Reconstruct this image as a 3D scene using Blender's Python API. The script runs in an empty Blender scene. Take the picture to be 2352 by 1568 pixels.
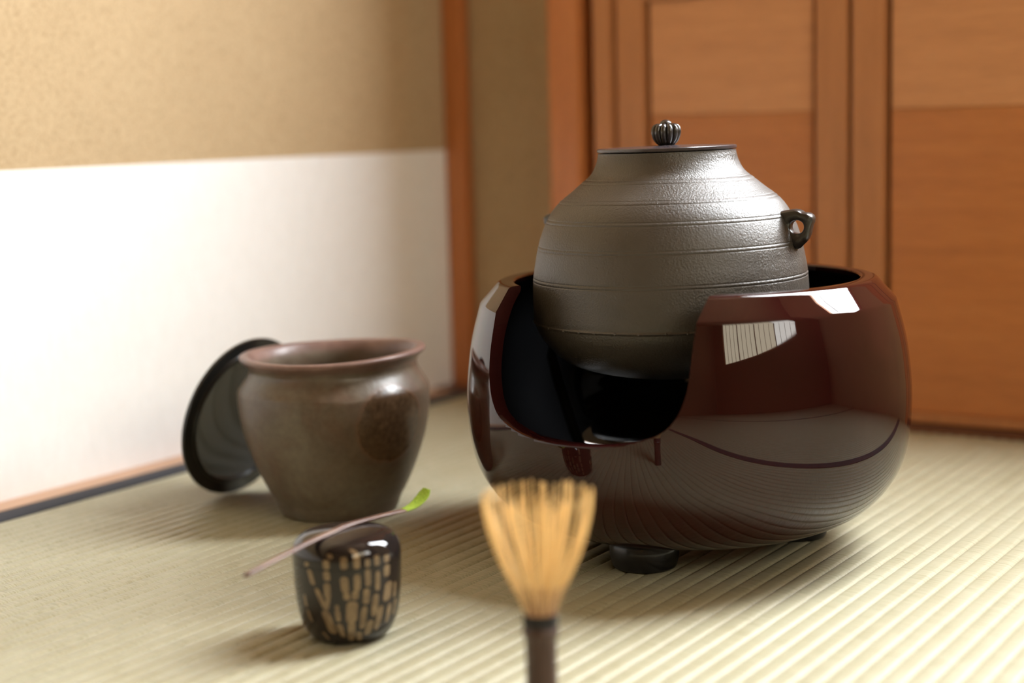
import bpy, bmesh, math, random
from mathutils import Vector, Matrix
random.seed(7)
S = bpy.context.scene
COL = S.collection
PI = math.pi
sin, cos, rad = math.sin, math.cos, math.radians

# ------------------------------------------------------------------ camera
CAM_H = 0.345
yaw, pitch, roll = rad(33.2), rad(7.75), rad(1.5)
fwd = Vector((-sin(yaw)*cos(pitch), cos(yaw)*cos(pitch), -sin(pitch)))
r0 = Vector((cos(yaw), sin(yaw), 0)); u0 = r0.cross(fwd)
rgt = r0*cos(roll) - u0*sin(roll); upv = rgt.cross(fwd)
cd = bpy.data.cameras.new('camera'); cam = bpy.data.objects.new('camera', cd); COL.objects.link(cam)
M = Matrix((rgt, upv, -fwd)).transposed().to_4x4(); M.translation = (0, 0, CAM_H)
cam.matrix_world = M
cd.sensor_width = 36; cd.lens = 3640/2352*36; cd.clip_start = .02
cd.dof.use_dof = True; cd.dof.focus_distance = 1.235; cd.dof.aperture_fstop = 2.45
S.camera = cam

# ------------------------------------------------------------------ world, exposure
W = bpy.data.worlds.new('sky'); S.world = W; W.use_nodes = True
bg = W.node_tree.nodes['Background']; bg.inputs[0].default_value = (.75, .85, 1, 1); bg.inputs[1].default_value = 1.0
S.view_settings.view_transform = 'Standard'; S.view_settings.look = 'None'
S.view_settings.gamma = 1; S.view_settings.use_curve_mapping = False
S.view_settings.exposure = 0.0
S.cycles.max_bounces = 6; S.cycles.diffuse_bounces = 4; S.cycles.glossy_bounces = 3; S.cycles.transmission_bounces = 4; S.cycles.caustics_reflective = False; S.cycles.use_light_tree = False
WIN_L = 56.0      # daylight on the paper window in the back wall
WIN2_L = 6.5     # daylight on the high window in the right wall

# ------------------------------------------------------------------ node helpers
def material(name):
    m = bpy.data.materials.new(name); m.use_nodes = True
    nt = m.node_tree; b = nt.nodes['Principled BSDF']
    return m, nt, b
def lk(nt, a, b): nt.links.new(a, b)
def coords(nt, scale=(1, 1, 1), loc=(0, 0, 0), rot=(0, 0, 0), kind='Object'):
    tc = nt.nodes.new('ShaderNodeTexCoord'); mp = nt.nodes.new('ShaderNodeMapping')
    mp.inputs['Scale'].default_value = scale; mp.inputs['Location'].default_value = loc; mp.inputs['Rotation'].default_value = rot
    lk(nt, tc.outputs[kind], mp.inputs[0]); return mp.outputs[0]
def noise(nt, vec, scale=5, detail=4, rough=.55, dist=0):
    n = nt.nodes.new('ShaderNodeTexNoise'); n.inputs['Scale'].default_value = scale; n.inputs['Detail'].default_value = detail
    n.inputs['Roughness'].default_value = rough; n.inputs['Distortion'].default_value = dist
    lk(nt, vec, n.inputs['Vector']); return n.outputs['Fac']
def ramp(nt, fac, stops):
    r = nt.nodes.new('ShaderNodeValToRGB'); e = r.color_ramp.elements
    while len(e) < len(stops): e.new(.5)
    for k, (p, c) in enumerate(stops):
        e[k].position = p; e[k].color = (c[0], c[1], c[2], 1) if len(c) == 3 else c
    lk(nt, fac, r.inputs[0]); return r.outputs[0]
def mix(nt, fac, a, b, mode='MIX'):
    m = nt.nodes.new('ShaderNodeMix'); m.data_type = 'RGBA'; m.blend_type = mode
    for s, v in ((0, fac), (6, a), (7, b)):
        if isinstance(v, (int, float)): m.inputs[s].default_value = v
        elif isinstance(v, tuple): m.inputs[s].default_value = (*v, 1)
        else: lk(nt, v, m.inputs[s])
    return m.outputs[2]
def math_(nt, op, a, b=0.0):
    m = nt.nodes.new('ShaderNodeMath'); m.operation = op
    for k, v in ((0, a), (1, b)):
        if isinstance(v, (int, float)): m.inputs[k].default_value = v
        else: lk(nt, v, m.inputs[k])
    return m.outputs[0]
def bump(nt, b, height, strength=.3, dist=.001, sock='Normal'):
    n = nt.nodes.new('ShaderNodeBump'); n.inputs['Strength'].default_value = strength; n.inputs['Distance'].default_value = dist
    lk(nt, height, n.inputs['Height']); lk(nt, n.outputs[0], b.inputs[sock]); return n
def plain(name, col, rough=.5, metal=0, coat=0, spec=.5):
    m, nt, b = material(name)
    b.inputs['Base Color'].default_value = (*col, 1); b.inputs['Roughness'].default_value = rough
    b.inputs['Metallic'].default_value = metal; b.inputs['Coat Weight'].default_value = coat; b.inputs['Coat IOR'].default_value = 1.52
    b.inputs['Coat Roughness'].default_value = .03; b.inputs['Specular IOR Level'].default_value = spec
    return m, nt, b

# ------------------------------------------------------------------ materials
# ochre sand plaster
m_plaster, nt, b = plain('ochre_plaster', (.60, .41, .20), .9, spec=.2)
v = coords(nt); n1 = noise(nt, v, 420, 3, .6); n2 = noise(nt, v, 9, 3)
c1 = ramp(nt, n1, [(.30, (.31, .215, .112)), (.48, (.475, .352, .208)), (.75, (.545, .412, .252))])
lk(nt, mix(nt, .25, c1, ramp(nt, n2, [(.3, (.43, .31, .178)), (.7, (.535, .405, .245))])), b.inputs['Base Color'])
bump(nt, b, n1, .55, .0016)
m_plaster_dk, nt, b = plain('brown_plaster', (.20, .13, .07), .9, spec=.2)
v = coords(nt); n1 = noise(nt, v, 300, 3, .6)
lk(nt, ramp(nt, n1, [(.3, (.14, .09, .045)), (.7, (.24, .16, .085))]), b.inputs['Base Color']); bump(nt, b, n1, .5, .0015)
# white paper
m_paper, nt, b = plain('white_paper', (.83, .82, .80), .8, spec=.25)
v = coords(nt); n1 = noise(nt, v, 60, 5, .6); n2 = noise(nt, coords(nt, (1, 1, .2)), 130, 3)
lk(nt, mix(nt, .5, ramp(nt, n1, [(.3, (.80, .79, .77)), (.7, (.86, .855, .84))]), ramp(nt, n2, [(.3, (.81, .80, .775)), (.7, (.86, .85, .835))])), b.inputs['Base Color'])
bump(nt, b, n2, .12, .0006)
# wood
def wood(name, a, c, d, stretch, scale=1, rough=.45, axis_rot=(0, 0, 0)):
    m, nt, b = plain(name, a, rough)
    v = coords(nt, stretch, rot=axis_rot); n1 = noise(nt, v, 9*scale, 5, .6, .3); n2 = noise(nt, v, 60*scale, 3, .6)
    base = ramp(nt, n1, [(.25, a), (.5, c), (.72, d)])
    lk(nt, mix(nt, .22, base, ramp(nt, n2, [(.35, tuple(x*.55 for x in a)), (.6, d)])), b.inputs['Base Color'])
    bump(nt, b, n2, .12, .0006)
    return m
m_post = wood('reddish_post_wood', (.42, .14, .040), (.52, .18, .055), (.58, .22, .070), (14, 14, .8), rough=.38)
m_board_up = wood('cedar_board_lit_tone', (.52, .23, .098), (.60, .272, .115), (.66, .31, .135), (.5, 3, 9), rough=.42)  # paler cedar tone, stands in for light on the upper doors
m_board_lo = wood('cedar_board_shade_tone', (.43, .152, .042), (.51, .182, .05), (.56, .212, .062), (.5, 3, 9), rough=.42)  # redder cedar tone, shade below the light edge put into the colour
m_stile = wood('cedar_stile', (.40, .165, .06), (.47, .19, .068), (.53, .225, .085), (12, 12, .6), rough=.42)
m_dark_wood = wood('dark_track_wood', (.10, .035, .015), (.13, .045, .02), (.16, .06, .025), (.6, 8, 8))
m_pale_wood = wood('pale_strip_wood', (.50, .30, .18), (.58, .36, .23), (.66, .43, .28), (9, .5, 9), rough=.5)
m_ceil = wood('ceiling_board', (.16, .09, .045), (.20, .115, .055), (.25, .145, .07), (8, .5, 8))
# tatami
m_tatami, nt, b = plain('tatami_rush', (.62, .54, .29), .45, spec=.45)
tc = nt.nodes.new('ShaderNodeTexCoord'); sp = nt.nodes.new('ShaderNodeSeparateXYZ'); lk(nt, tc.outputs['Object'], sp.inputs[0])
row = math_(nt, 'FLOOR', math_(nt, 'DIVIDE', sp.outputs[0], .015))
offs = math_(nt, 'MULTIPLY', row, 3.37)
cb = nt.nodes.new('ShaderNodeCombineXYZ')
lk(nt, math_(nt, 'MULTIPLY', sp.outputs[0], 28), cb.inputs[0])
lk(nt, math_(nt, 'ADD', math_(nt, 'MULTIPLY', math_(nt, 'ADD', sp.outputs[1], math_(nt, 'MULTIPLY', sp.outputs[0], .12)), 520), offs), cb.inputs[1])
reed = noise(nt, cb.outputs[0], 1.0, 2, .5)
mott = noise(nt, coords(nt, (14, 5, 1)), 3.0, 4, .6)
c1 = ramp(nt, reed, [(.25, (.20, .185, .095)), (.48, (.36, .338, .226)), (.8, (.45, .426, .308))])
c2 = ramp(nt, mott, [(.3, (.34, .30, .185)), (.7, (.42, .40, .285))])
lk(nt, mix(nt, .4, c1, c2), b.inputs['Base Color'])
bump(nt, b, reed, .75, .0010)
m_heri, nt, b = plain('dark_mat_border', (.035, .037, .045), .75, spec=.3)
n1 = noise(nt, coords(nt), 900, 2); lk(nt, ramp(nt, n1, [(.3, (.026, .028, .035)), (.7, (.048, .05, .06))]), b.inputs['Base Color']); bump(nt, b, n1, .3, .0005)
# lacquer
def lacquer(name, col, rough=.18, coat=1.0):
    m, nt, b = plain(name, col, rough, coat=coat, spec=0 if coat > .9 else .3)
    n1 = noise(nt, coords(nt), 14, 4)
    lk(nt, ramp(nt, n1, [(.3, tuple(x*.8 for x in col)), (.7, tuple(x*1.2 for x in col))]), b.inputs['Base Color'])
    return m
m_maroon = lacquer('maroon_lacquer', (.022, .0042, .0036))
m_blacklac = lacquer('black_lacquer', (.006, .006, .0065), .12)
m_lidlac = lacquer('black_lid_lacquer', (.008, .008, .0075), .3, .6)
m_foot = lacquer('black_foot', (.008, .0075, .008), .35, .3)
# cast iron
m_iron, nt, b = plain('cast_iron', (.05, .045, .04), .46, metal=.0, spec=.85)
v = coords(nt); n1 = noise(nt, v, 800, 3, .6); n2 = noise(nt, v, 26, 5, .6)
lk(nt, ramp(nt, n2, [(.3, (.036, .028, .020)), (.6, (.050, .040, .031)), (.8, (.058, .048, .039))]), b.inputs['Base Color'])
lk(nt, ramp(nt, n2, [(.3, (.37,)*3), (.7, (.46,)*3)]), b.inputs['Roughness'])
vo = nt.nodes.new('ShaderNodeTexVoronoi'); vo.inputs['Scale'].default_value = 470; lk(nt, v, vo.inputs['Vector'])
bump(nt, b, math_(nt, 'ADD', n1, math_(nt, 'MULTIPLY', vo.outputs['Distance'], .35)), .45, .0010)
m_irondark, nt, b = plain('dark_iron', (.018, .014, .012), .30, spec=.9)
n1 = noise(nt, coords(nt), 300, 4); lk(nt, ramp(nt, n1, [(.3, (.013, .010, .009)), (.7, (.024, .018, .015))]), b.inputs['Base Color']); bump(nt, b, n1, .3, .0008)
m_bronze, nt, b = plain('dark_bronze', (.075, .055, .062), .24, metal=.15, spec=1.0)
n1 = noise(nt, coords(nt), 60, 4); lk(nt, ramp(nt, n1, [(.3, (.035, .026, .03)), (.7, (.055, .043, .048))]), b.inputs['Base Color'])
m_soot = plain('sooty_iron', (.008, .008, .008), .8, spec=.15)[0]

# ------------------------------------------------------------------ mesh helpers
def link(name, mesh, mat=None, parent=None):
    o = bpy.data.objects.new(name, mesh); COL.objects.link(o)
    if mat: mesh.materials.append(mat)
    if parent: o.parent = parent
    return o
def tag(o, label=None, cat=None, group=None, kind=None):
    for k, v in (('label', label), ('category', cat), ('group', group), ('kind', kind)):
        if v: o[k] = v
    return o
def empty(name, loc=(0, 0, 0)):
    o = bpy.data.objects.new(name, None); COL.objects.link(o); o.location = loc; o.empty_display_size = .05; return o
def mesh_of(name, verts, faces, smooth=True, angle=None):
    me = bpy.data.meshes.new(name); me.from_pydata(verts, [], faces); me.validate()
    if smooth:
        for p in me.polygons: p.use_smooth = True
        if angle: me.set_sharp_from_angle(angle=rad(angle))
    me.update(); return me
def lathe(name, prof, seg=96, fn=None, angle=None):
    """prof = [(r, z)...]; ends with r=0 are closed by a fan; a closed loop profile repeats its first point"""
    V, F, rings = [], [], []
    for (r, z) in prof:
        if r < 1e-7: rings.append([len(V)]); V.append((0, 0, z)); continue
        idx = []
        for k in range(seg):
            a = 2*PI*k/seg; rr, zz = (r, z) if fn is None else fn(r, z, a)
            idx.append(len(V)); V.append((rr*cos(a), rr*sin(a), zz))
        rings.append(idx)
    for A, B in zip(rings, rings[1:]):
        for k in range(seg):
            j = (k+1) % seg
            if len(A) == 1 and len(B) == 1: break
            if len(A) == 1: F.append((A[0], B[j], B[k]))
            elif len(B) == 1: F.append((A[k], A[j], B[0]))
            else: F.append((A[k], A[j], B[j], B[k]))
    return mesh_of(name, V, F, True, angle)
def spline(pts, n=8):
    """Catmull-Rom through (r, z) points"""
    out = []
    P = [pts[0]] + list(pts) + [pts[-1]]
    for i in range(1, len(P)-2):
        p0, p1, p2, p3 = P[i-1], P[i], P[i+1], P[i+2]
        for k in range(n):
            t = k/n; o = []
            for c in range(len(p1)):
                o.append(.5*((2*p1[c]) + (-p0[c]+p2[c])*t + (2*p0[c]-5*p1[c]+4*p2[c]-p3[c])*t*t + (-p0[c]+3*p1[c]-3*p2[c]+p3[c])*t**3))
            out.append(tuple(o))
    out.append(tuple(pts[-1])); return out
def box(name, x0, x1, y0, y1, z0, z1, mat, parent=None, bev=0.0, kind=None):
    bm = bmesh.new(); bmesh.ops.create_cube(bm, size=1)
    for v in bm.verts: v.co = Vector(((v.co.x+.5)*(x1-x0)+x0, (v.co.y+.5)*(y1-y0)+y0, (v.co.z+.5)*(z1-z0)+z0))
    if bev: bmesh.ops.bevel(bm, geom=bm.edges[:], offset=bev, segments=2, affect='EDGES', profile=.6)
    me = bpy.data.meshes.new(name); bm.to_mesh(me); bm.free()
    o = link(name, me, mat, parent)
    if kind: o['kind'] = kind
    return o
def tube(path, radii, seg=10, caps=True):
    """verts, faces of a tube along a list of Vectors"""
    V, F = [], []; n = len(path); prev = None
    for i, p in enumerate(path):
        t = (path[min(i+1, n-1)] - path[max(i-1, 0)]).normalized()
        if prev is None:
            a = t.orthogonal().normalized()
        else:
            a = (prev - t*prev.dot(t)).normalized()
        prev = a; bb = t.cross(a); r = radii[i] if hasattr(radii, '__len__') else radii
        for k in range(seg):
            q = 2*PI*k/seg; V.append(tuple(p + a*(r*cos(q)) + bb*(r*sin(q))))
    for i in range(n-1):
        for k in range(seg):
            j = (k+1) % seg; F.append((i*seg+k, i*seg+j, (i+1)*seg+j, (i+1)*seg+k))
    if caps:
        F.append(tuple(range(seg))[::-1]); F.append(tuple(range((n-1)*seg, n*seg)))
    return V, F

# ------------------------------------------------------------------ the room
XL, YB, XR, YF, ZC = -1.225, 1.705, 2.45, -2.3, 2.3
YD = 1.68           # face of posts and door frames
WX0, WX1, WZ0, WZ1 = -.335, .125, .60, 2.05    # paper window in the back wall
RY0, RY1, RZ0, RZ1 = -1.75, .95, 1.18, 2.15    # high window in the right wall

def wall_panels(name, rects, mk, mat):
    bm = bmesh.new()
    for r in rects:
        g = bmesh.ops.create_cube(bm, size=1); x0, x1, y0, y1, z0, z1 = mk(*r)
        for v in g['verts']: v.co = Vector(((v.co.x+.5)*(x1-x0)+x0, (v.co.y+.5)*(y1-y0)+y0, (v.co.z+.5)*(z1-z0)+z0))
    me = bpy.data.meshes.new(name); bm.to_mesh(me); bm.free()
    return tag(link(name, me, mat), kind='structure')
YN = 1.742
wl = box('wall_left', XL-.08, XL, YF, YN+.07, -.06, ZC, m_plaster, kind='structure')
pb = box('paper_band', XL+.0002, XL+.0016, YF+.01, 1.7215, .0016, .3155, m_paper, wl)
bl = box('baseboard_left', XL+.0001, XL+.0300, YF, 1.7215, -.03, .0015, m_pale_wood, kind='structure', bev=.0006)
wb = wall_panels('wall_back', [(-1.029, WX0, -.06, ZC), (WX1, XR+.08, -.06, ZC), (WX0, WX1, -.06, WZ0), (WX0, WX1, WZ1, ZC)],
                 lambda a, b_, c, d: (a, b_, YB, YB+.07, c, d), m_plaster)
wn = box('wall_niche', XL+.0001, -1.0295, YN, YN+.07, -.06, ZC, m_plaster, kind='structure')
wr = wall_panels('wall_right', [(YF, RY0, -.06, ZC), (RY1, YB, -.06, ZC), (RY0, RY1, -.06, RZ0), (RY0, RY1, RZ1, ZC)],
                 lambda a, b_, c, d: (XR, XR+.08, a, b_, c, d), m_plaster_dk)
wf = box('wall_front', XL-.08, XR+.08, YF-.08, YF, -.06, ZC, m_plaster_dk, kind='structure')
ce = box('ceiling', XL-.08, XR+.08, YF-.08, YN+.07, ZC, ZC+.05, m_ceil, kind='structure')

# floor: slab with tatami mats; each mat has its ridged rush facing and two cloth borders
fl = box('floor', XL-.08, XR+.08, YF-.08, YN+.07, -.10, -.045, m_dark_wood, kind='structure')
PITCH, HW = .015, .031
def mat(x0, x1, y0, y1, left=True):
    xa, xb = x0+(HW if left else .0005), x1-HW
    n = max(1, round((xb-xa)/PITCH)); p = (xb-xa)/n
    xs = []
    shape = [(0, -.0016), (.035, -.0012), (.10, -.0004), (.26, 0), (.74, .0001), (.90, -.0004), (.965, -.0012)]
    for i in range(n):
        for (t, z) in shape: xs.append((xa+(i+t)*p, z))
    xs.append((xb, -.0014))
    V, F = [], []; ny = 2
    for j in range(ny):
        for (x, z) in xs: V.append((x, y0 + (y1-y0)*j/(ny-1), z))
    m_ = len(xs)
    for k in range(m_-1): F.append((k, k+1, m_+k+1, m_+k))
    b0 = len(V); V += [(xa, y0, -.045), (xb, y0, -.045), (xb, y1, -.045), (xa, y1, -.045)]
    F.append((b0, b0+1, m_-1, 0)); F.append((b0+2, b0+3, m_, 2*m_-1)); F.append((b0+3, b0, 0, m_)); F.append((b0+1, b0+2, 2*m_-1, m_-1))
    o = link('tatami_mat', mesh_of('tatami_mat', V, F, True, 60), m_tatami, fl)
    for (a, c, s) in ((x0, xa, -1), (xb, x1, 1)):
        if s < 0 and not left: continue
        # cloth border: flat band with a soft, slightly wavering inner fold
        V, F = [], []; N = 90
        for i in range(N+1):
            y = y0 + (y1-y0)*i/N; w = .0009*sin(y*38+s) + .0006*sin(y*91)
            e_in, e_out = (c + w, a) if s < 0 else (a - w, c)
            d = 1 if s < 0 else -1
            V += [(e_out, y, -.044), (e_out, y, .0006), (e_out+d*.003, y, .0016), (e_in-d*.003, y, .0017), (e_in, y, .0006), (e_in, y, -.003)]
        for i in range(N):
            for k in range(5): F.append((i*6+k, i*6+k+1, (i+1)*6+k+1, (i+1)*6+k) if s < 0 else (i*6+k+1, i*6+k, (i+1)*6+k, (i+1)*6+k+1))
        link('cloth_border', mesh_of('cloth_border', V, F, True, 50), m_heri, o)
    return o
MX = XL+.0302
mat(MX, MX+.985, -.215, YD-.001)
mat(MX, MX+.985, YF, -.217)
mat(MX+.987, MX+1.95, -.215, YD-.001, False)
mat(MX+.987, MX+1.95, YF, -.217, False)
mat(MX+1.952, XR-.002, -.215, YD-.001, False)
mat(MX+1.952, XR-.002, YF, -.217, False)

# posts and door frame
def struct(o): o['kind'] = 'structure'; return o
struct(box('trim_1', -1.2249, -1.1945, 1.722, 1.7415, -.03, ZC-.001, m_post, bev=.004))
struct(box('trim_2', -1.030, -.985, YD-.012, YB+.02, -.03, ZC-.001, m_post, bev=.005))
struct(box('trim_3', -.9705, -.9455, YD-.004, YB+.001, -.03, ZC-.001, m_stile, bev=.002))
struct(box('trim_4', -1.2245, -1.031, YD+.0005, YN-.001, -.04, .004, m_dark_wood, bev=.001))
struct(box('trim_5', -.984, WX0-.052, YD-.006, YB+.001, -.03, .0075, m_dark_wood, bev=.001))
def door(n, x0, x1, yoff):
    """sliding board door: two stiles, rails, wide horizontal boards between them"""
    d = empty('door_%d' % n, (x0, YD+yoff, 0)); d['kind'] = 'structure'
    t, sw, w = .020, .0375, x1-x0
    def part(nm, a, b_, c, e, z0, z1, m_, bev=.0012):
        return box(nm, a, b_, c, e, z0, z1, m_, d, bev)
    part('stile', 0, sw, 0, t, .009, 1.75, m_stile); part('stile', w-sw, w, 0, t, .009, 1.75, m_stile)
    zs = [(.009, .024)]
    part('rail', sw+.0004, w-sw-.0004, .001, t, .009, .0195, m_stile)
    part('rail', sw+.0004, w-sw-.0004, .001, t, .487, .525, m_stile)
    part('rail', sw+.0004, w-sw-.0004, .001, t, 1.70, 1.75, m_stile)
    e = .0055
    part('board', sw+e, w-sw-e, .006, .014, .0200, .352, m_board_lo, .0006)
    part('board', sw+e, w-sw-e, .006, .014, .3526, .486, m_board_up, .0006)  # tone step at this joint paints the edge of light across the doors
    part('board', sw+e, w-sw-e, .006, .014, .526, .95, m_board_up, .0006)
    part('board', sw+e, w-sw-e, .006, .014, .9506, 1.699, m_board_lo, .0006)
    # dark recess line behind the boards' edges
    part('backing', .002, w-.002, .0142, t-.0005, .012, 1.748, m_dark_wood, 0)
    return d
door(1, -.9415, -.6510, .002)
door(2, -.6460, -.3925, .002)
struct(box('gap_shade_plate', -.984, -.3905, YB-.0025, YB-.0005, .008, 1.751, m_dark_wood))  # added dark plate behind the doors, paints the shade in their gaps
struct(box('trim_6', -.3900, WX0, YD+.012, YB+.075, -.03, ZC-.001, m_post, bev=.004))
struct(box('trim_7', -.984, WX0-.056, YD-.006, YB+.001, 1.752, 1.80, m_stile, bev=.002))

# windows: paper panes glowing with daylight, wooden frame and thin lattice bars
def paper_light(name, col, strength):
    m, nt, b = plain(name, (.8, .8, .8), .8)
    b.inputs['Emission Strength'].default_value = strength; b.inputs['Emission Color'].default_value = (*col, 1)
    return m
m_lit = paper_light('daylit_paper', (.93, .97, 1.0), WIN_L)
m_lit2 = paper_light('daylit_paper_dim', (1.0, .88, .64), WIN2_L)
m_lit3 = paper_light('daylit_paper_mid', (1.0, .98, .92), WIN2_L*1.5)
w1 = empty('window_1', ((WX0+WX1)/2, YB, WZ0)); w1['kind'] = 'structure'
def wpart(nm, x0, x1, y0, y1, z0, z1, m_, p, bev=.001):
    o = box(nm, x0, x1, y0, y1, z0, z1, m_, None, bev); o.parent = p; o.matrix_parent_inverse = Matrix.Translation(p.location).inverted(); return o
RE = .010           # depth of the recess in front of the paper
zm = (WZ0+WZ1)/2; xm = .055
for (a, c) in ((WX0+.001, xm-.005), (xm+.005, WX1-.001)):
    for (e, f_) in ((WZ0+.001, zm-.005), (zm+.005, WZ1-.001)):
        wpart('pane', a, c, YB+RE, YB+RE+.002, e, f_, m_lit, w1, 0)
wpart('bar', xm-.005, xm+.005, YB+RE-.005, YB+RE+.006, WZ0, WZ1, m_dark_wood, w1)
wpart('bar', WX0, WX1, YB+RE-.004, YB+RE+.004, zm-.005, zm+.005, m_dark_wood, w1)
wpart('frame', WX0+.0005, WX1+.02, YB-.012, YB+.068, WZ0-.022, WZ0-.0005, m_post, w1)
wpart('frame', WX0+.0005, WX1+.02, YB-.012, YB+.068, WZ1+.0005, WZ1+.022, m_post, w1)
wpart('frame', WX1+.0005, WX1+.02, YB-.012, YB+.068, WZ0, WZ1, m_post, w1)
w2 = empty('window_2', (XR, (RY0+RY1)/2, RZ0)); w2['kind'] = 'structure'
wpart('frame', XR-.012, XR+.03, RY0-.03, RY1+.03, RZ0-.03, RZ0, m_post, w2)
wpart('frame', XR-.012, XR+.03, RY0-.03, RY1+.03, RZ1, RZ1+.03, m_post, w2)
for y in (RY0-.03, RY1): wpart('frame', XR-.012, XR+.03, y, y+.03, RZ0, RZ1, m_post, w2)
NB = 4; span = (RY1-RY0)/NB
for k in range(NB):
    wpart('pane', XR+.020, XR+.022, RY0+k*span+.012, RY0+(k+1)*span-.012, RZ0, RZ1, m_lit3 if k == NB-1 else m_lit2, w2, 0)
    if k: wpart('mullion', XR-.005, XR+.028, RY0+k*span-.0125, RY0+k*span+.0125, RZ0, RZ1, m_dark_wood, w2)
    for q in (1, 2, 3):
        y = RY0 + (k+q/4)*span
        wpart('bar', XR+.008, XR+.018, y-.005, y+.005, RZ0, RZ1, m_dark_wood, w2, 0)

# ------------------------------------------------------------------ placement frame for the vessels
FC = Vector((-.586, 1.156, 0))
def view_frame(c):
    t0 = Vector((-c[0], -c[1], 0)).normalized(); lat = Vector((-t0.y, t0.x, 0)); return t0, lat
T0, LAT = view_frame(FC)
def az_dir(az, t0=T0, lat=LAT): return t0*cos(az) + lat*sin(az)
def ang_of(v): return math.atan2(v.y, v.x)

# ------------------------------------------------------------------ lacquer brazier
brazier = tag(empty('charcoal_brazier', FC), 'large round maroon lacquer brazier with arched front opening, holding the iron kettle', 'brazier')
body = spline([(.0950, .0190), (.118, .0222), (.134, .0276), (.1494, .0372), (.1632, .0520), (.1732, .0700), (.1787, .0925), (.1806, .1180), (.1797, .1420), (.1757, .1720), (.1680, .2018)], 10)
inner = [(r, z) for (r, z) in reversed(spline([(.090, .0300), (.112, .0335), (.132, .0440), (.1495, .0620), (.1605, .0860), (.1665, .1150), (.1655, .1450), (.1600, .1780), (.1500, .2020), (.1400, .2150)], 6))]
prof = [(0, .019), (.05, .019)] + body + [(.1668, .2033), (.1600, .2108), (.1548, .2166), (.1537, .2178), (.1526, .2187), (.1513, .2193), (.1498, .2196), (.1412, .2196), (.1402, .2192), (.1395, .2183)] + inner + [(.04, .0290), (0, .029)]
bm_body = lathe('brazier_body', prof, 320)
fo = link('body', bm_body, m_maroon, brazier)
bm_body.materials.append(m_blacklac)
# front opening: straight-sided U cut through the wall
azc = rad(-29.0); dcut = az_dir(azc); wcut = Vector((0, 0, 1)).cross(dcut)
U = spline([(-.0880, .30), (-.0880, .235), (-.0880, .19), (-.0876, .163), (-.0855, .1485), (-.0800, .1345), (-.0690, .1235), (-.0440, .1150), (-.020, .1122), (0, .1116), (.020, .1122), (.0440, .1150), (.0690, .1235), (.0800, .1345), (.0855, .1485), (.0876, .163), (.0880, .19), (.0880, .235), (.0880, .30)], 5)
V, F = [], []
for (w, z) in U:
    V += [tuple(dcut*.07 + wcut*w + Vector((0, 0, z))), tuple(dcut*.30 + wcut*w + Vector((0, 0, z)))]
nU = len(U)
for i in range(nU): 
    j = (i+1) % nU; F.append((2*i, 2*i+1, 2*j+1, 2*j))
F.append(tuple(2*i for i in range(nU))[::-1]); F.append(tuple(2*i+1 for i in range(nU)))
cme = bpy.data.meshes.new('cutter'); cme.from_pydata(V, [], F)
bmx = bmesh.new(); bmx.from_mesh(cme); bmesh.ops.recalc_face_normals(bmx, faces=bmx.faces[:]); bmx.to_mesh(cme); bmx.free()
cut = bpy.data.objects.new('cutter', cme); COL.objects.link(cut); cut.location = FC
mod = fo.modifiers.new('cut', 'BOOLEAN'); mod.object = cut; mod.operation = 'DIFFERENCE'; mod.solver = 'EXACT'
bpy.context.view_layer.update()
dg = bpy.context.evaluated_depsgraph_get()
nm = bpy.data.meshes.new_from_object(fo.evaluated_get(dg)); nm.name = 'brazier_body_cut'
fo.modifiers.clear(); fo.data = nm
bpy.data.objects.remove(cut)
bmx = bmesh.new(); bmx.from_mesh(nm)
bmesh.ops.remove_doubles(bmx, verts=bmx.verts[:], dist=.00004)
# soften the cut's edges
sharp = []
for e in bmx.edges:
    if len(e.link_faces) == 2 and e.calc_face_angle(0) > rad(48):
        c = (e.verts[0].co + e.verts[1].co)/2
        if c.z > .05: sharp.append(e)
bmesh.ops.bevel(bmx, geom=sharp, offset=.0009, segments=2, affect='EDGES', profile=.5, clamp_overlap=True)
for f in bmx.faces:
    f.smooth = True
    c = f.calc_center_median(); rr = math.hypot(c.x, c.y)
    nrm = f.normal; radial = Vector((c.x, c.y, 0)).normalized()
    wc = abs(nrm.dot(dcut)) < .06 and c.dot(dcut) > .10 and c.z > .10 and rr > .14
    f.material_index = 1 if not wc and ((nrm.dot(radial) < -.35 or (rr < .135 and nrm.z > .3)) and c.z < .2155) else 0
bmx.to_mesh(nm); bmx.free()
nm.set_sharp_from_angle(angle=rad(24))
foot_prof = [(0, 0), (.022, 0), (.0245, .0008), (.0255, .0025), (.0272, .010), (.0275, .0190), (.026, .0215), (0, .0215)]
fme = lathe('brazier_foot', foot_prof, 48, angle=50)
for k in range(3):
    a = rad(-22.25 + 120*k); d = az_dir(a)
    f = link('foot', fme if k else fme, None, brazier)
    f.location = d*.090
fme.materials.append(m_foot)

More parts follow.
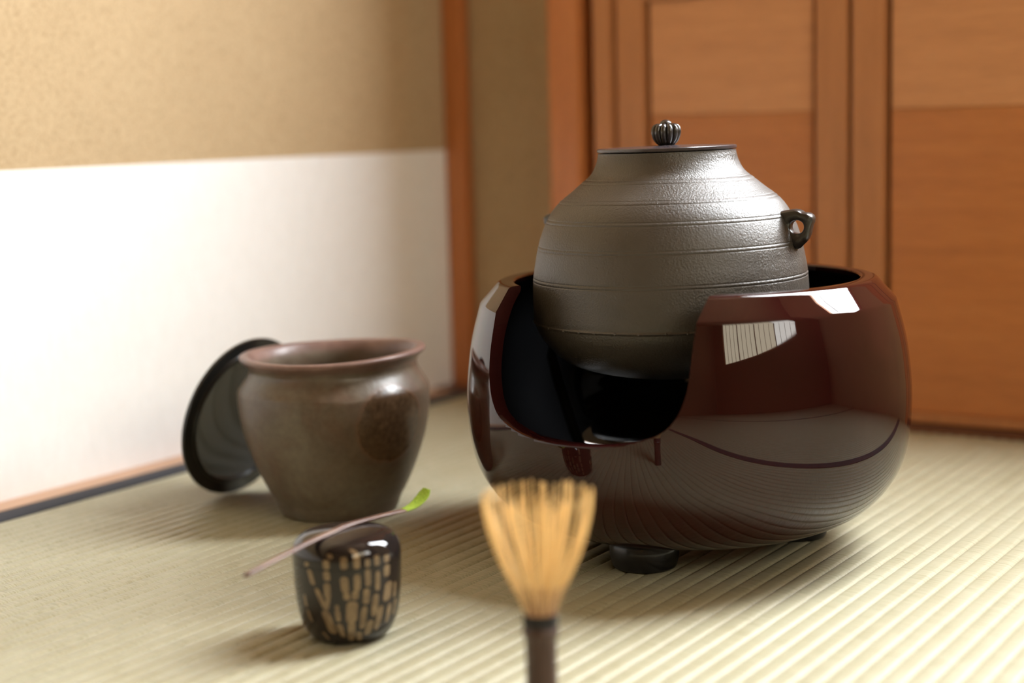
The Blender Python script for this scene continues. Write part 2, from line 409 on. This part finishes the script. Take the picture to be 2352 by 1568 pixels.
# ------------------------------------------------------------------ iron trivet inside the brazier
trivet = tag(empty('kettle_trivet', FC + Vector((0, 0, .0))), 'dark iron trivet standing inside the maroon brazier beneath the kettle', 'trivet')
V, F = tube([Vector((.072*cos(2*PI*k/40), .072*sin(2*PI*k/40), .0340)) for k in range(41)], .0032, 8, False)
link('base_ring', mesh_of('base_ring', V, F), m_soot, trivet)
KOFF = LAT*(-.0118)
for k in range(3):
    d = az_dir(rad(-110 + 120*k)); rt = .0985
    kc = KOFF
    path = [d*.072 + Vector((0, 0, .033)), d*.086 + Vector((0, 0, .050)), d*.098 + kc*.3 + Vector((0, 0, .085)), d*.106 + kc*.7 + Vector((0, 0, .125)), d*.109 + kc + Vector((0, 0, .150)), d*.106 + kc + Vector((0, 0, .1625)), d*.1020 + kc + Vector((0, 0, .1665))]
    V, F = tube(path, [.0045, .0045, .0045, .0045, .004, .0035, .0028], 8)
    link('leg', mesh_of('trivet_leg', V, F), m_soot, trivet)

# ------------------------------------------------------------------ iron kettle
kpos = FC + KOFF
kettle = tag(empty('iron_kettle', kpos), 'grey-brown cast iron kettle with banded shoulder and two lug handles, set in the maroon brazier', 'kettle')
kz = .155
kpts = [(.0, .1405), (.020, .1408), (.0400, .1418), (.0560, .1438), (.0810, .1512), (.0965, .1622), (.1070, .1763), (.1113, .1885), (.1117, .2014), (.1113, .2165), (.1102, .2274), (.1088, .2353), (.1067, .2460), (.1035, .2570), (.0988, .2680), (.0938, .2764), (.0869, .2840), (.0782, .2907), (.0697, .2978), (.0620, .3043), (.0576, .3120), (.0557, .3185), (.0553, .3212)]
ks = spline(kpts, 34)
GR = [.2995, .2845, .2690, .2478, .2218]
def groove(r, z):
    d = 0
    for g in GR:
        for off in (-.0019, .0009):
            d -= .00034*math.exp(-((z-g-off)/.00036)**2)
        d += .00022*math.exp(-((z-g+.0005)/.0007)**2)
    d += .0011*math.exp(-((z-.1868)/.0009)**2)
    return r + d
kprof = []
for (r, z) in ks: kprof.append((groove(r, z) if r > .03 else r, z))
# dense sampling where the grooves lie
dense = []
for (p, q) in zip(kprof, kprof[1:]): dense.append(p)
kin = [(.0535, .3214), (.0515, .3205), (.0520, .318), (.0560, .306), (.0640, .298), (.0880, .275)]
kprof = dense + [kprof[-1]] + kin
def kfn(r, z, a):
    return (r*(1 + .0035*sin(2*a+.7) + .0018*sin(5*a+z*40)) + (.00025*sin(37*a)*sin(23*a+1) if abs(z-.1868) < .0015 else 0), z)
kb = link('body', lathe('kettle_body', kprof, 200, kfn), m_iron, kettle)
# broken remains of the cast flange around the waist
for k in range(11):
    a = ang_of(az_dir(rad(-58 + 9.5*k + random.uniform(-2, 2))))
    V, F = tube([Vector((.1105*cos(a), .1105*sin(a), .1868)), Vector((.1126*cos(a), .1126*sin(a), .1868 + random.uniform(-.0008, .0008)))], [.0016, .0007], 6)
    link('flange_stub', mesh_of('flange_stub', V, F), m_iron, kettle)
# lid and fluted knob
lid = link('lid', lathe('kettle_lid', [(0, .3216), (.050, .3216), (.0556, .3219), (.0563, .3226), (.0563, .3243), (.0556, .3249), (.050, .3251), (.030, .3258), (.010, .3262), (0, .3262)], 120, angle=35), m_bronze, kettle)
V, F = [], []
kp = spline([(.0062, 0), (.0088, .0022), (.0109, .0055), (.0122, .0100), (.0120, .0135), (.0102, .0164), (.0066, .0176), (.0030, .0172)], 6)
NS, NP = 180, 12
for (r, z) in kp:
    for k in range(NS):
        a = 2*PI*k/NS; c = abs(sin(a*NP/2)); g = c**.55
        dep = .22 if r > .004 else 0
        rr = r*(1 - dep*(1-g)); V.append((rr*cos(a), rr*sin(a), z - (1-g)*.0012*(z/.0176)))
for i in range(len(kp)-1):
    for k in range(NS):
        j = (k+1) % NS; F.append((i*NS+k, i*NS+j, (i+1)*NS+j, (i+1)*NS+k))
F.append(tuple(range(NS))[::-1]); F.append(tuple((len(kp)-1)*NS+k for k in range(NS)))
knob = link('knob', mesh_of('kettle_knob', V, F, True, 60), m_irondark, lid); knob.location = (0, 0, .3260)
bead = link('bead', lathe('knob_bead', spline([(0.0001, 0), (.0040, .0004), (.0046, .0016), (.0034, .0030), (.0016, .0038), (.0, .0040)], 4), 24), m_irondark, knob); bead.location = (0, 0, .0166)
# lug handles: pierced knobbly plates
def lug(az):
    sc = .0000312
    out = [(180, 395), (330, 372), (560, 335), (690, 325), (800, 350), (880, 405), (960, 412), (1040, 425), (1115, 475), (1160, 555), (1155, 640), (1105, 740), (1082, 850), (1055, 970), (990, 1095), (900, 1190), (820, 1265), (735, 1345), (560, 1250), (440, 1130), (330, 980), (200, 760)]
    hole = [(740+185*cos(t), 772+168*sin(t)) for t in [2*PI*k/22 for k in range(22)]]
    N = 66
    def resample(pts, n):
        P = [Vector((p[0], p[1], 0)) for p in pts]; P.append(P[0]); L = [0]
        for a_, b_ in zip(P, P[1:]): L.append(L[-1] + (b_-a_).length)
        o = []
        for k in range(n):
            s = L[-1]*k/n; i = max(i for i in range(len(L)) if L[i] <= s+1e-9); i = min(i, len(P)-2)
            t = (s-L[i])/(L[i+1]-L[i]); o.append(P[i].lerp(P[i+1], t))
        return o
    # ring bridge: match outer and hole points by angle about the hole centre
    C = Vector((740, 772, 0)); A = []
    ro = resample(out, 400)
    outer, inn = [], []
    for k in range(N):
        t = 2*PI*k/N; best = min(ro, key=lambda p: abs(math.atan2(sin(math.atan2(p.y-C.y, p.x-C.x)-t), cos(math.atan2(p.y-C.y, p.x-C.x)-t))))
        outer.append(best); inn.append(C + Vector((185*cos(t), 168*sin(t), 0)))
    V, F = [], []
    th = .0058
    # cross rings: (blend 0 = hole edge .. 1 = outer edge, half thickness)
    rings = [(0.00, .62), (.04, .86), (.16, 1.0), (.80, 1.0), (.93, .80), (1.0, .42)]
    full = [(b_, s*h) for s, seq in ((1, rings), (-1, rings[::-1])) for (b_, h) in seq]
    for (b_, h) in full:
        for k in range(N):
            p = inn[k].lerp(outer[k], b_); ths = th*h*(1.0 if p.y > 560 else 1.25)
            V.append((p.x*sc, ths, -p.y*sc))
    R_ = len(full)
    for i in range(R_):
        i2 = (i+1) % R_
        for k in range(N):
            j = (k+1) % N; F.append((i*N+k, i*N+j, i2*N+j, i2*N+k))
    me = mesh_of('lug', V, F)
    bmx = bmesh.new(); bmx.from_mesh(me); bmesh.ops.recalc_face_normals(bmx, faces=bmx.faces[:]); bmx.to_mesh(me); bmx.free()
    o = link('lug', me, m_irondark, kettle)
    d = az_dir(az); tng = Vector((0, 0, 1)).cross(d)
    B = Matrix((d, tng, Vector((0, 0, 1)))).transposed().to_4x4()
    # lug local x=0 lies on this radius, z=0 at this height
    B.translation = d*.0862 + Vector((0, 0, .2838)); o.matrix_local = B
lug(rad(68)); lug(rad(239))
nview = -T0
kettle.rotation_mode = 'QUATERNION'
kettle.rotation_quaternion = Matrix.Rotation(rad(-.75), 3, nview).to_quaternion()
# keep the tilt about the kettle's own belly, not the floor
piv = Vector((0, 0, .17)); kettle.location = kpos + piv - (Matrix.Rotation(rad(-.75), 3, nview) @ piv)

# ------------------------------------------------------------------ stoneware water jar
m_jar, nt, b = plain('brown_stoneware', (.13, .09, .06), .38)
JP = Vector((-.9145, 1.1012, 0)); JT, JL = view_frame(JP)
gd = (JT*cos(rad(36)) + JL*sin(rad(36)))*.0835
v = coords(nt); n1 = noise(nt, v, 22, 5, .6, .4); n2 = noise(nt, v, 170, 3, .6); n3 = noise(nt, v, 45, 3)
c0 = ramp(nt, n1, [(.28, (.075, .050, .034)), (.5, (.125, .093, .064)), (.72, (.165, .13, .094))])
c0 = mix(nt, .25, c0, ramp(nt, n2, [(.35, (.05, .03, .02)), (.65, (.20, .15, .10))]))
sp = nt.nodes.new('ShaderNodeSeparateXYZ'); lk(nt, v, sp.inputs[0])
n4 = noise(nt, v, 17, 4, .6, .8)
c0 = mix(nt, .42, c0, ramp(nt, n4, [(.36, (.105, .048, .026)), (.5, (.105, .080, .054)), (.64, (.15, .135, .10))]))
# unglazed reddish rim
rimf = ramp(nt, math_(nt, 'ADD', sp.outputs[2], math_(nt, 'MULTIPLY', n3, .003)), [(.1370, (0, 0, 0)), (.1415, (1, 1, 1))])
c0 = mix(nt, rimf, c0, ramp(nt, n3, [(.3, (.135, .075, .06)), (.7, (.22, .135, .11))]))
# dark glaze run on one side with a rusty outline
vd = nt.nodes.new('ShaderNodeVectorMath'); vd.operation = 'DISTANCE'; lk(nt, v, vd.inputs[0]); vd.inputs[1].default_value = (gd.x, gd.y, .0900)
dist = math_(nt, 'ADD', vd.outputs['Value'], math_(nt, 'MULTIPLY', math_(nt, 'SUBTRACT', n1, .5), .012))
gl = ramp(nt, math_(nt, 'MULTIPLY', dist, 10), [(.325, (1, 1, 1)), (.352, (0, 0, 0))])
ring = ramp(nt, math_(nt, 'MULTIPLY', dist, 10), [(.315, (0, 0, 0)), (.342, (1, 1, 1)), (.372, (0, 0, 0))])
c0 = mix(nt, gl, c0, ramp(nt, n2, [(.3, (.052, .029, .015)), (.7, (.115, .07, .038))]))
c0 = mix(nt, math_(nt, 'MULTIPLY', ring, .55), c0, (.15, .075, .042))
lk(nt, c0, b.inputs['Base Color'])
lk(nt, mix(nt, gl, ramp(nt, n1, [(.3, (.33,)*3), (.7, (.46,)*3)]), (.24, .24, .24)), b.inputs['Roughness'])
bump(nt, b, math_(nt, 'ADD', n2, math_(nt, 'MULTIPLY', n1, 2)), .22, .0012)
jar = tag(empty('water_jar', JP), 'brown stoneware water jar with flared rim, standing open on the tatami', 'jar')
jar.rotation_mode = 'QUATERNION'; jar.rotation_quaternion = Matrix.Rotation(rad(-.25), 3, -JT).to_quaternion()
jo = spline([(.0475, 0), (.0515, .0006), (.0538, .0040), (.0560, .0095), (.0572, .0130), (.0590, .0165), (.0640, .0255), (.0700, .0385), (.0760, .0540), (.0812, .0700), (.0845, .0850), (.0862, .0970), (.0867, .1070), (.0864, .1132), (.0850, .1166), (.0808, .1228), (.0768, .1290), (.0755, .1338), (.0775, .1385), (.0808, .1415), (.0830, .1437)], 6)
jl = spline([(.0830, .1437), (.0836, .1455), (.0828, .1472), (.0800, .1479), (.0765, .1474), (.0735, .1450), (.0710, .1400)], 4)
ji = spline([(.0700, .1330), (.0705, .1230), (.0750, .1150), (.0785, .1050), (.0775, .0850), (.0700, .0550), (.0560, .0250), (.0400, .0120), (.0, .0100)], 5)
def jfn(r, z, a): return (r*(1 + .008*sin(2*a+1.1)*(z/.14) + .004*sin(3*a+z*30)), z + (.0010*sin(2*a+.6) + .0020*cos(a - ang_of(JL)))*max(0, min(1, (z-.115)/.025)))
link('vessel', lathe('jar_vessel', [(0, .003), (.044, .003), (.046, .0005)] + jo + jl[1:] + ji, 128, jfn), m_jar, jar)

# ------------------------------------------------------------------ black lacquer jar lid leaning on the jar
LR = .0785; la, lt = rad(-1.8), rad(-14.6)
ln = Vector((cos(la)*cos(lt), sin(la)*cos(lt), sin(lt)))
jlid = tag(empty('jar_lid', (-1.0345, 1.1085, LR*cos(lt)+.0006)), 'flat round black lacquer lid leaning against the brown water jar', 'lid')
e1 = Vector((-sin(la), cos(la), 0)); e2 = ln.cross(e1)
jlid.rotation_mode = 'QUATERNION'; jlid.rotation_quaternion = Matrix((e1, e2, ln)).transposed().to_quaternion()
lp = [(0, -.0035), (.060, -.0035), (.0745, -.003), (.0778, -.0018), (LR, 0), (.0780, .0016), (.0765, .0020), (.0675, .0008), (.0668, .0012), (.0660, .0036), (.0645, .0040), (.0630, .0036), (.0622, .0004), (.0600, -.0004), (0, -.0010)]
link('disc', lathe('lid_disc', lp, 128, angle=40), m_lidlac, jlid)

# ------------------------------------------------------------------ tea caddy with gold bamboo picture
NPOS = Vector((-.678, .822, 0)); NT_, NL = view_frame(NPOS)
caddy = tag(empty('tea_caddy', NPOS), 'small black lacquer tea caddy with gold bamboo pattern, the bamboo scoop lying on its lid', 'tea caddy')
m_caddy = lacquer('caddy_lacquer', (.016, .012, .011), .12)
m_gold, nt, b = plain('gold_picture', (.36, .22, .10), .32, metal=.35, coat=.8)
n1 = noise(nt, coords(nt), 160, 4); lk(nt, ramp(nt, n1, [(.3, (.155, .10, .052)), (.7, (.27, .185, .10))]), b.inputs['Base Color'])
nb = spline([(.0225, 0), (.0252, .0008), (.0285, .0042), (.0318, .0100), (.0340, .0165), (.0355, .0250), (.0366, .0360), (.0371, .0470), (.0373, .0552)], 6)
nlid = spline([(.0374, .0556), (.0374, .0590), (.0368, .0635), (.0350, .0678), (.0318, .0711), (.0265, .0734), (.0190, .0746), (.0100, .0752), (.0, .0754)], 6)
link('body', lathe('caddy_body', [(0, .001), (.020, .001), (.0215, .0002)] + nb + [(.0366, .05535), (0, .05535)], 96, angle=40), m_caddy, caddy)
clid = link('lid', lathe('caddy_lid', [(0, .0555), (.0368, .0555)] + nlid, 96, angle=40), m_caddy, caddy)
def nat_r(z):
    P = nb + nlid
    for (p, q) in zip(P, P[1:]):
        if p[1] <= z <= q[1] and q[1] > p[1]: return p[0] + (q[0]-p[0])*(z-p[1])/(q[1]-p[1])
    return .03
segs = [(660, 700, 690, 830, 45), (812, 600, 815, 675, 60), (812, 700, 815, 780, 60), (810, 820, 812, 950, 60), (715, 880, 790, 1060, 50), (815, 960, 790, 1060, 45), (965, 760, 975, 890, 72), (980, 905, 985, 965, 60), (1085, 745, 1080, 880, 62), (1065, 890, 1058, 965, 62), (1180, 705, 1180, 850, 52), (1180, 610, 1180, 672, 46), (1165, 890, 1158, 1015, 62), (1265, 590, 1265, 675, 50), (1270, 745, 1265, 905, 46), (1250, 960, 1235, 1145, 62), (1205, 1200, 1180, 1330, 72), (1355, 610, 1355, 672, 55), (1355, 705, 1350, 800, 62), (1372, 875, 1350, 1030, 80), (1300, 1090, 1270, 1290, 62), (1385, 1090, 1370, 1250, 50), (1430, 900, 1425, 1030, 34), (1032, 1000, 1018, 1180, 108), (1022, 1190, 1012, 1370, 76), (1145, 1060, 1120, 1250, 58), (890, 1020, 890, 1065, 36), (890, 1075, 895, 1170, 50), (775, 1090, 835, 1290, 84), (895, 1210, 930, 1330, 60), (600, 960, 606, 1060, 28), (612, 1100, 634, 1200, 32), (1090, 1300, 1110, 1390, 62), (1440, 1070, 1430, 1200, 32), (970, 575, 970, 672, 62), (1085, 560, 1085, 676, 60), (1040, 505, 1085, 545, 60), (840, 545, 850, 580, 50), (720, 1300, 760, 1370, 40), (640, 640, 640, 672, 40)]
def strip(a0, z0, a1, z1, wd):
    """rounded bamboo segment on the caddy's skin from (az, z) to (az, z)"""
    z0 = min(z0, .0690); k_ = 0 if z1 < .0553 else 1
    if k_ == 0 and z0 > .0550: z0 = .0550
    n, V, F = 9, [], []; b0 = 0
    for i in range(n+1):
        t = i/n; e = min(t, 1-t)*n/2.0; w = wd*(min(1, e*1.6)**.5*.5 + .5) / .037
        a = a0 + (a1-a0)*t; z = z0 + (z1-z0)*t; r = nat_r(max(z, .0009)) + .00016
        base = math.atan2(NT_.y, NT_.x)
        for q in (-.5, -.17, .17, .5):
            A = base + a + w*q; V.append((r*cos(A), r*sin(A), z))
    for i in range(n):
        for q in range(3): F.append((b0+i*4+q, b0+(i+1)*4+q, b0+(i+1)*4+q+1, b0+i*4+q+1))
    link('gold_segment', mesh_of('gold_segment', V, F), m_gold, caddy if k_ == 0 else clid)
def pz(y): return (1447-y)/13600
for (x0, y0, x1, y1, w) in segs:
    ex = (y1-y0)*.07; y0 -= ex; y1 += ex
    s0, s1 = max(-.97, min(.97, (x0-1000)/500)), max(-.97, min(.97, (x1-1000)/500))
    f_ = max(.45, cos(math.asin(s0)))
    strip(math.asin(s0), pz(y0), math.asin(s1), max(.0035, pz(y1)), w/3.92*1.03/3640*(1/f_**.6))
a = rad(100)
while a < rad(262):
    z = .068 + random.uniform(-.004, 0)
    while z > .012:
        l = random.uniform(.008, .015)
        if random.random() < .85: strip(a, z, a + random.uniform(-.02, .02), max(.006, z-l), random.uniform(.0032, .0052))
        z -= l + .0018
    a += rad(random.uniform(11, 15))

# ------------------------------------------------------------------ bamboo tea scoop on the caddy
scoop = tag(empty('tea_scoop', (-.678, .822, .0765)), 'thin bamboo tea scoop with green powdered tip, balanced across the black caddy', 'tea scoop')
m_scoop, nt, b = plain('smoked_bamboo', (.30, .15, .09), .35)
v = coords(nt, (40, 3, 40)); n1 = noise(nt, v, 6, 4)
lk(nt, ramp(nt, n1, [(.3, (.085, .042, .036)), (.52, (.15, .08, .058)), (.72, (.34, .22, .14))]), b.inputs['Base Color'])
m_green, nt, b = plain('green_tea_powder', (.24, .36, .03), .8, spec=.2)
n1 = noise(nt, coords(nt), 700, 3); lk(nt, ramp(nt, n1, [(.3, (.17, .27, .02)), (.7, (.33, .45, .055))]), b.inputs['Base Color']); bump(nt, b, n1, .4, .0006)
SP = [Vector(p) for p in ((-.6792, .7220, .0668), (-.6790, .7500, .0702), (-.6786, .7800, .0735), (-.6782, .8100, .0757), (-.6778, .8220, .0764), (-.6765, .8400, .0765), (-.6745, .8620, .0758), (-.6722, .8800, .0752), (-.6710, .8880, .0762), (-.6695, .8945, .0790), (-.6682, .8995, .0830), (-.6674, .9025, .0868))]
HWD = [.0024, .0025, .0026, .0027, .0030, .0027, .0029, .0038, .0048, .0054, .0052, .0034]
THK = [.0012, .0012, .0012, .0012, .0015, .0012, .0011, .0010, .0009, .0008, .0007, .0006]
O = Vector((-.678, .822, .0765))
def ribbon(name, i0, i1, mat_, n=6, rise=0.0):
    pts = [(*p, w, t) for p, w, t in zip(SP[i0:i1+1], HWD[i0:i1+1], THK[i0:i1+1])]
    sm = spline(pts, n); V, F = [], []; N = 10
    for i, q in enumerate(sm):
        p = Vector(q[:3]); nx = Vector(sm[min(i+1, len(sm)-1)][:3]) - Vector(sm[max(i-1, 0)][:3])
        t = nx.normalized(); side = Vector((1, .0, 0)); side = (side - t*side.dot(t)).normalized(); up = side.cross(t)
        for k in range(N):
            a_ = 2*PI*k/N; cx_, cy_ = cos(a_), sin(a_)
            V.append(tuple(p - O + side*(q[3]*math.copysign(abs(cx_)**.7, cx_)) + up*(q[4]*math.copysign(abs(cy_)**.7, cy_) + rise)))
    for i in range(len(sm)-1):
        for k in range(N):
            j = (k+1) % N; F.append((i*N+k, i*N+j, (i+1)*N+j, (i+1)*N+k))
    F.append(tuple(range(N))[::-1]); F.append(tuple((len(sm)-1)*N+k for k in range(N)))
    return link(name, mesh_of(name, V, F), mat_, scoop)
ribbon('shaft', 0, 7, m_scoop)
tag(ribbon('scoop_tip', 7, 11, m_green), 'curved tip dusted with green tea powder')
V, F = tube([Vector((0, -.0012, 0)), Vector((0, .0, 0)), Vector((0, .0012, 0))], [.0022, .0027, .0022], 12)
nd = link('node', mesh_of('scoop_node', [(x*1.05, y, z*.62) for (x, y, z) in V], F), m_scoop, scoop)

# ------------------------------------------------------------------ bamboo tea whisk
WP = Vector((-.4719, .7405, 0))
WT, WL = view_frame(WP)
WP = WP + WL*.0015
whisk = tag(empty('tea_whisk', WP), 'bamboo tea whisk with dark handle and splayed pale tines, standing before the brazier', 'whisk')
m_wh, nt, b = plain('smoked_handle', (.085, .04, .028), .42)
v = coords(nt, (30, 30, 3)); n1 = noise(nt, v, 6, 4); lk(nt, ramp(nt, n1, [(.3, (.038, .019, .014)), (.7, (.078, .040, .029))]), b.inputs['Base Color'])
m_tine, nt, b = plain('pale_bamboo', (.74, .49, .21), .55)
n1 = noise(nt, coords(nt, (60, 60, 4)), 5, 3); lk(nt, ramp(nt, n1, [(.3, (.80, .58, .30)), (.6, (.92, .73, .43)), (.8, (.95, .81, .54))]), b.inputs['Base Color'])
tr = nt.nodes.new('ShaderNodeBsdfTranslucent'); tr.inputs[0].default_value = (.96, .80, .50, 1)
ms = nt.nodes.new('ShaderNodeMixShader'); ms.inputs[0].default_value = .45
lk(nt, b.outputs[0], ms.inputs[1]); lk(nt, tr.outputs[0], ms.inputs[2]); lk(nt, ms.outputs[0], nt.nodes['Material Output'].inputs[0])
m_core, nt, b = plain('reddish_bamboo', (.40, .20, .11), .55)
n1 = noise(nt, coords(nt, (60, 60, 4)), 5, 3); lk(nt, ramp(nt, n1, [(.3, (.33, .16, .09)), (.7, (.52, .29, .17))]), b.inputs['Base Color'])
m_thread = plain('black_thread', (.018, .017, .018), .7)[0]
link('handle', lathe('whisk_handle', spline([(.0, 0), (.0088, 0), (.0095, .0008), (.0094, .012), (.0091, .030), (.0091, .048), (.0093, .0535), (.0104, .0562), (.0107, .0578), (.0104, .0592), (.0094, .0612), (.0093, .066), (.0088, .0705), (.006, .0715), (.0, .0715)], 4), 40), m_wh, whisk)
tb = [(.0092, .0612)]
for k in range(7): tb += [(.0096, .0614+k*.0011), (.0101, .0619+k*.0011), (.0096, .0624+k*.0011)]
tb += [(.0092, .0692)]
link('thread_binding', lathe('thread_binding', tb, 40), m_thread, whisk)
def tines(name, n, path, wd, mat_, jit, zj, span=2*PI, start=0.0):
    V, F = [], []
    for i in range(n):
        a_ = start + span*(i + .5 + random.uniform(-jit, jit))/n; sc_ = 1 + random.uniform(-.05, .04); tz = random.uniform(-zj, zj); tw = random.uniform(-.05, .05)
        b0 = len(V); L = len(path)
        for k, (r, z) in enumerate(path):
            t = k/(L-1); A = a_ + tw*t; rr = r*(1 + (sc_-1)*t); zz = z + tz*t*t
            d = Vector((cos(A), sin(A), 0)); g = Vector((-sin(A), cos(A), 0)); w = wd*(1 - .45*t)*.5
            c = d*rr + Vector((0, 0, zz))
            for (q, e) in ((-1, 0), (1, 0), (1, -.0006), (-1, -.0006)): V.append(tuple(c + g*(w*q) + d*e))
        for k in range(L-1):
            for q in range(4):
                p_ = (q+1) % 4; F.append((b0+k*4+q, b0+k*4+p_, b0+(k+1)*4+p_, b0+(k+1)*4+q))
        F.append((b0+3, b0+2, b0+1, b0)); e_ = b0+(L-1)*4; F.append((e_, e_+1, e_+2, e_+3))
    o = link(name, mesh_of(name, V, F, False), mat_, whisk); o['kind'] = 'stuff'; return o
op = spline([(.0094, .0680), (.0104, .0720), (.0136, .0800), (.0184, .0900), (.0228, .1000), (.0264, .1100), (.0290, .1200), (.0308, .1300), (.0312, .1385)], 2)
tines('outer_tines', 54, op, .0015, m_tine, .38, .0014)
ip = spline([(.0060, .0690), (.0072, .0800), (.0098, .0950), (.0130, .1100), (.0160, .1230), (.0175, .1330)], 2)
tines('inner_tines', 36, ip, .0010, m_tine, .4, .002)
cp = spline([(.0102, .0688), (.0112, .0730), (.0132, .0780), (.0158, .0832), (.0176, .0868)], 2)
tines('core_fringe', 10, cp, .0014, m_core, .3, .003, rad(105), ang_of(WT)-rad(45))
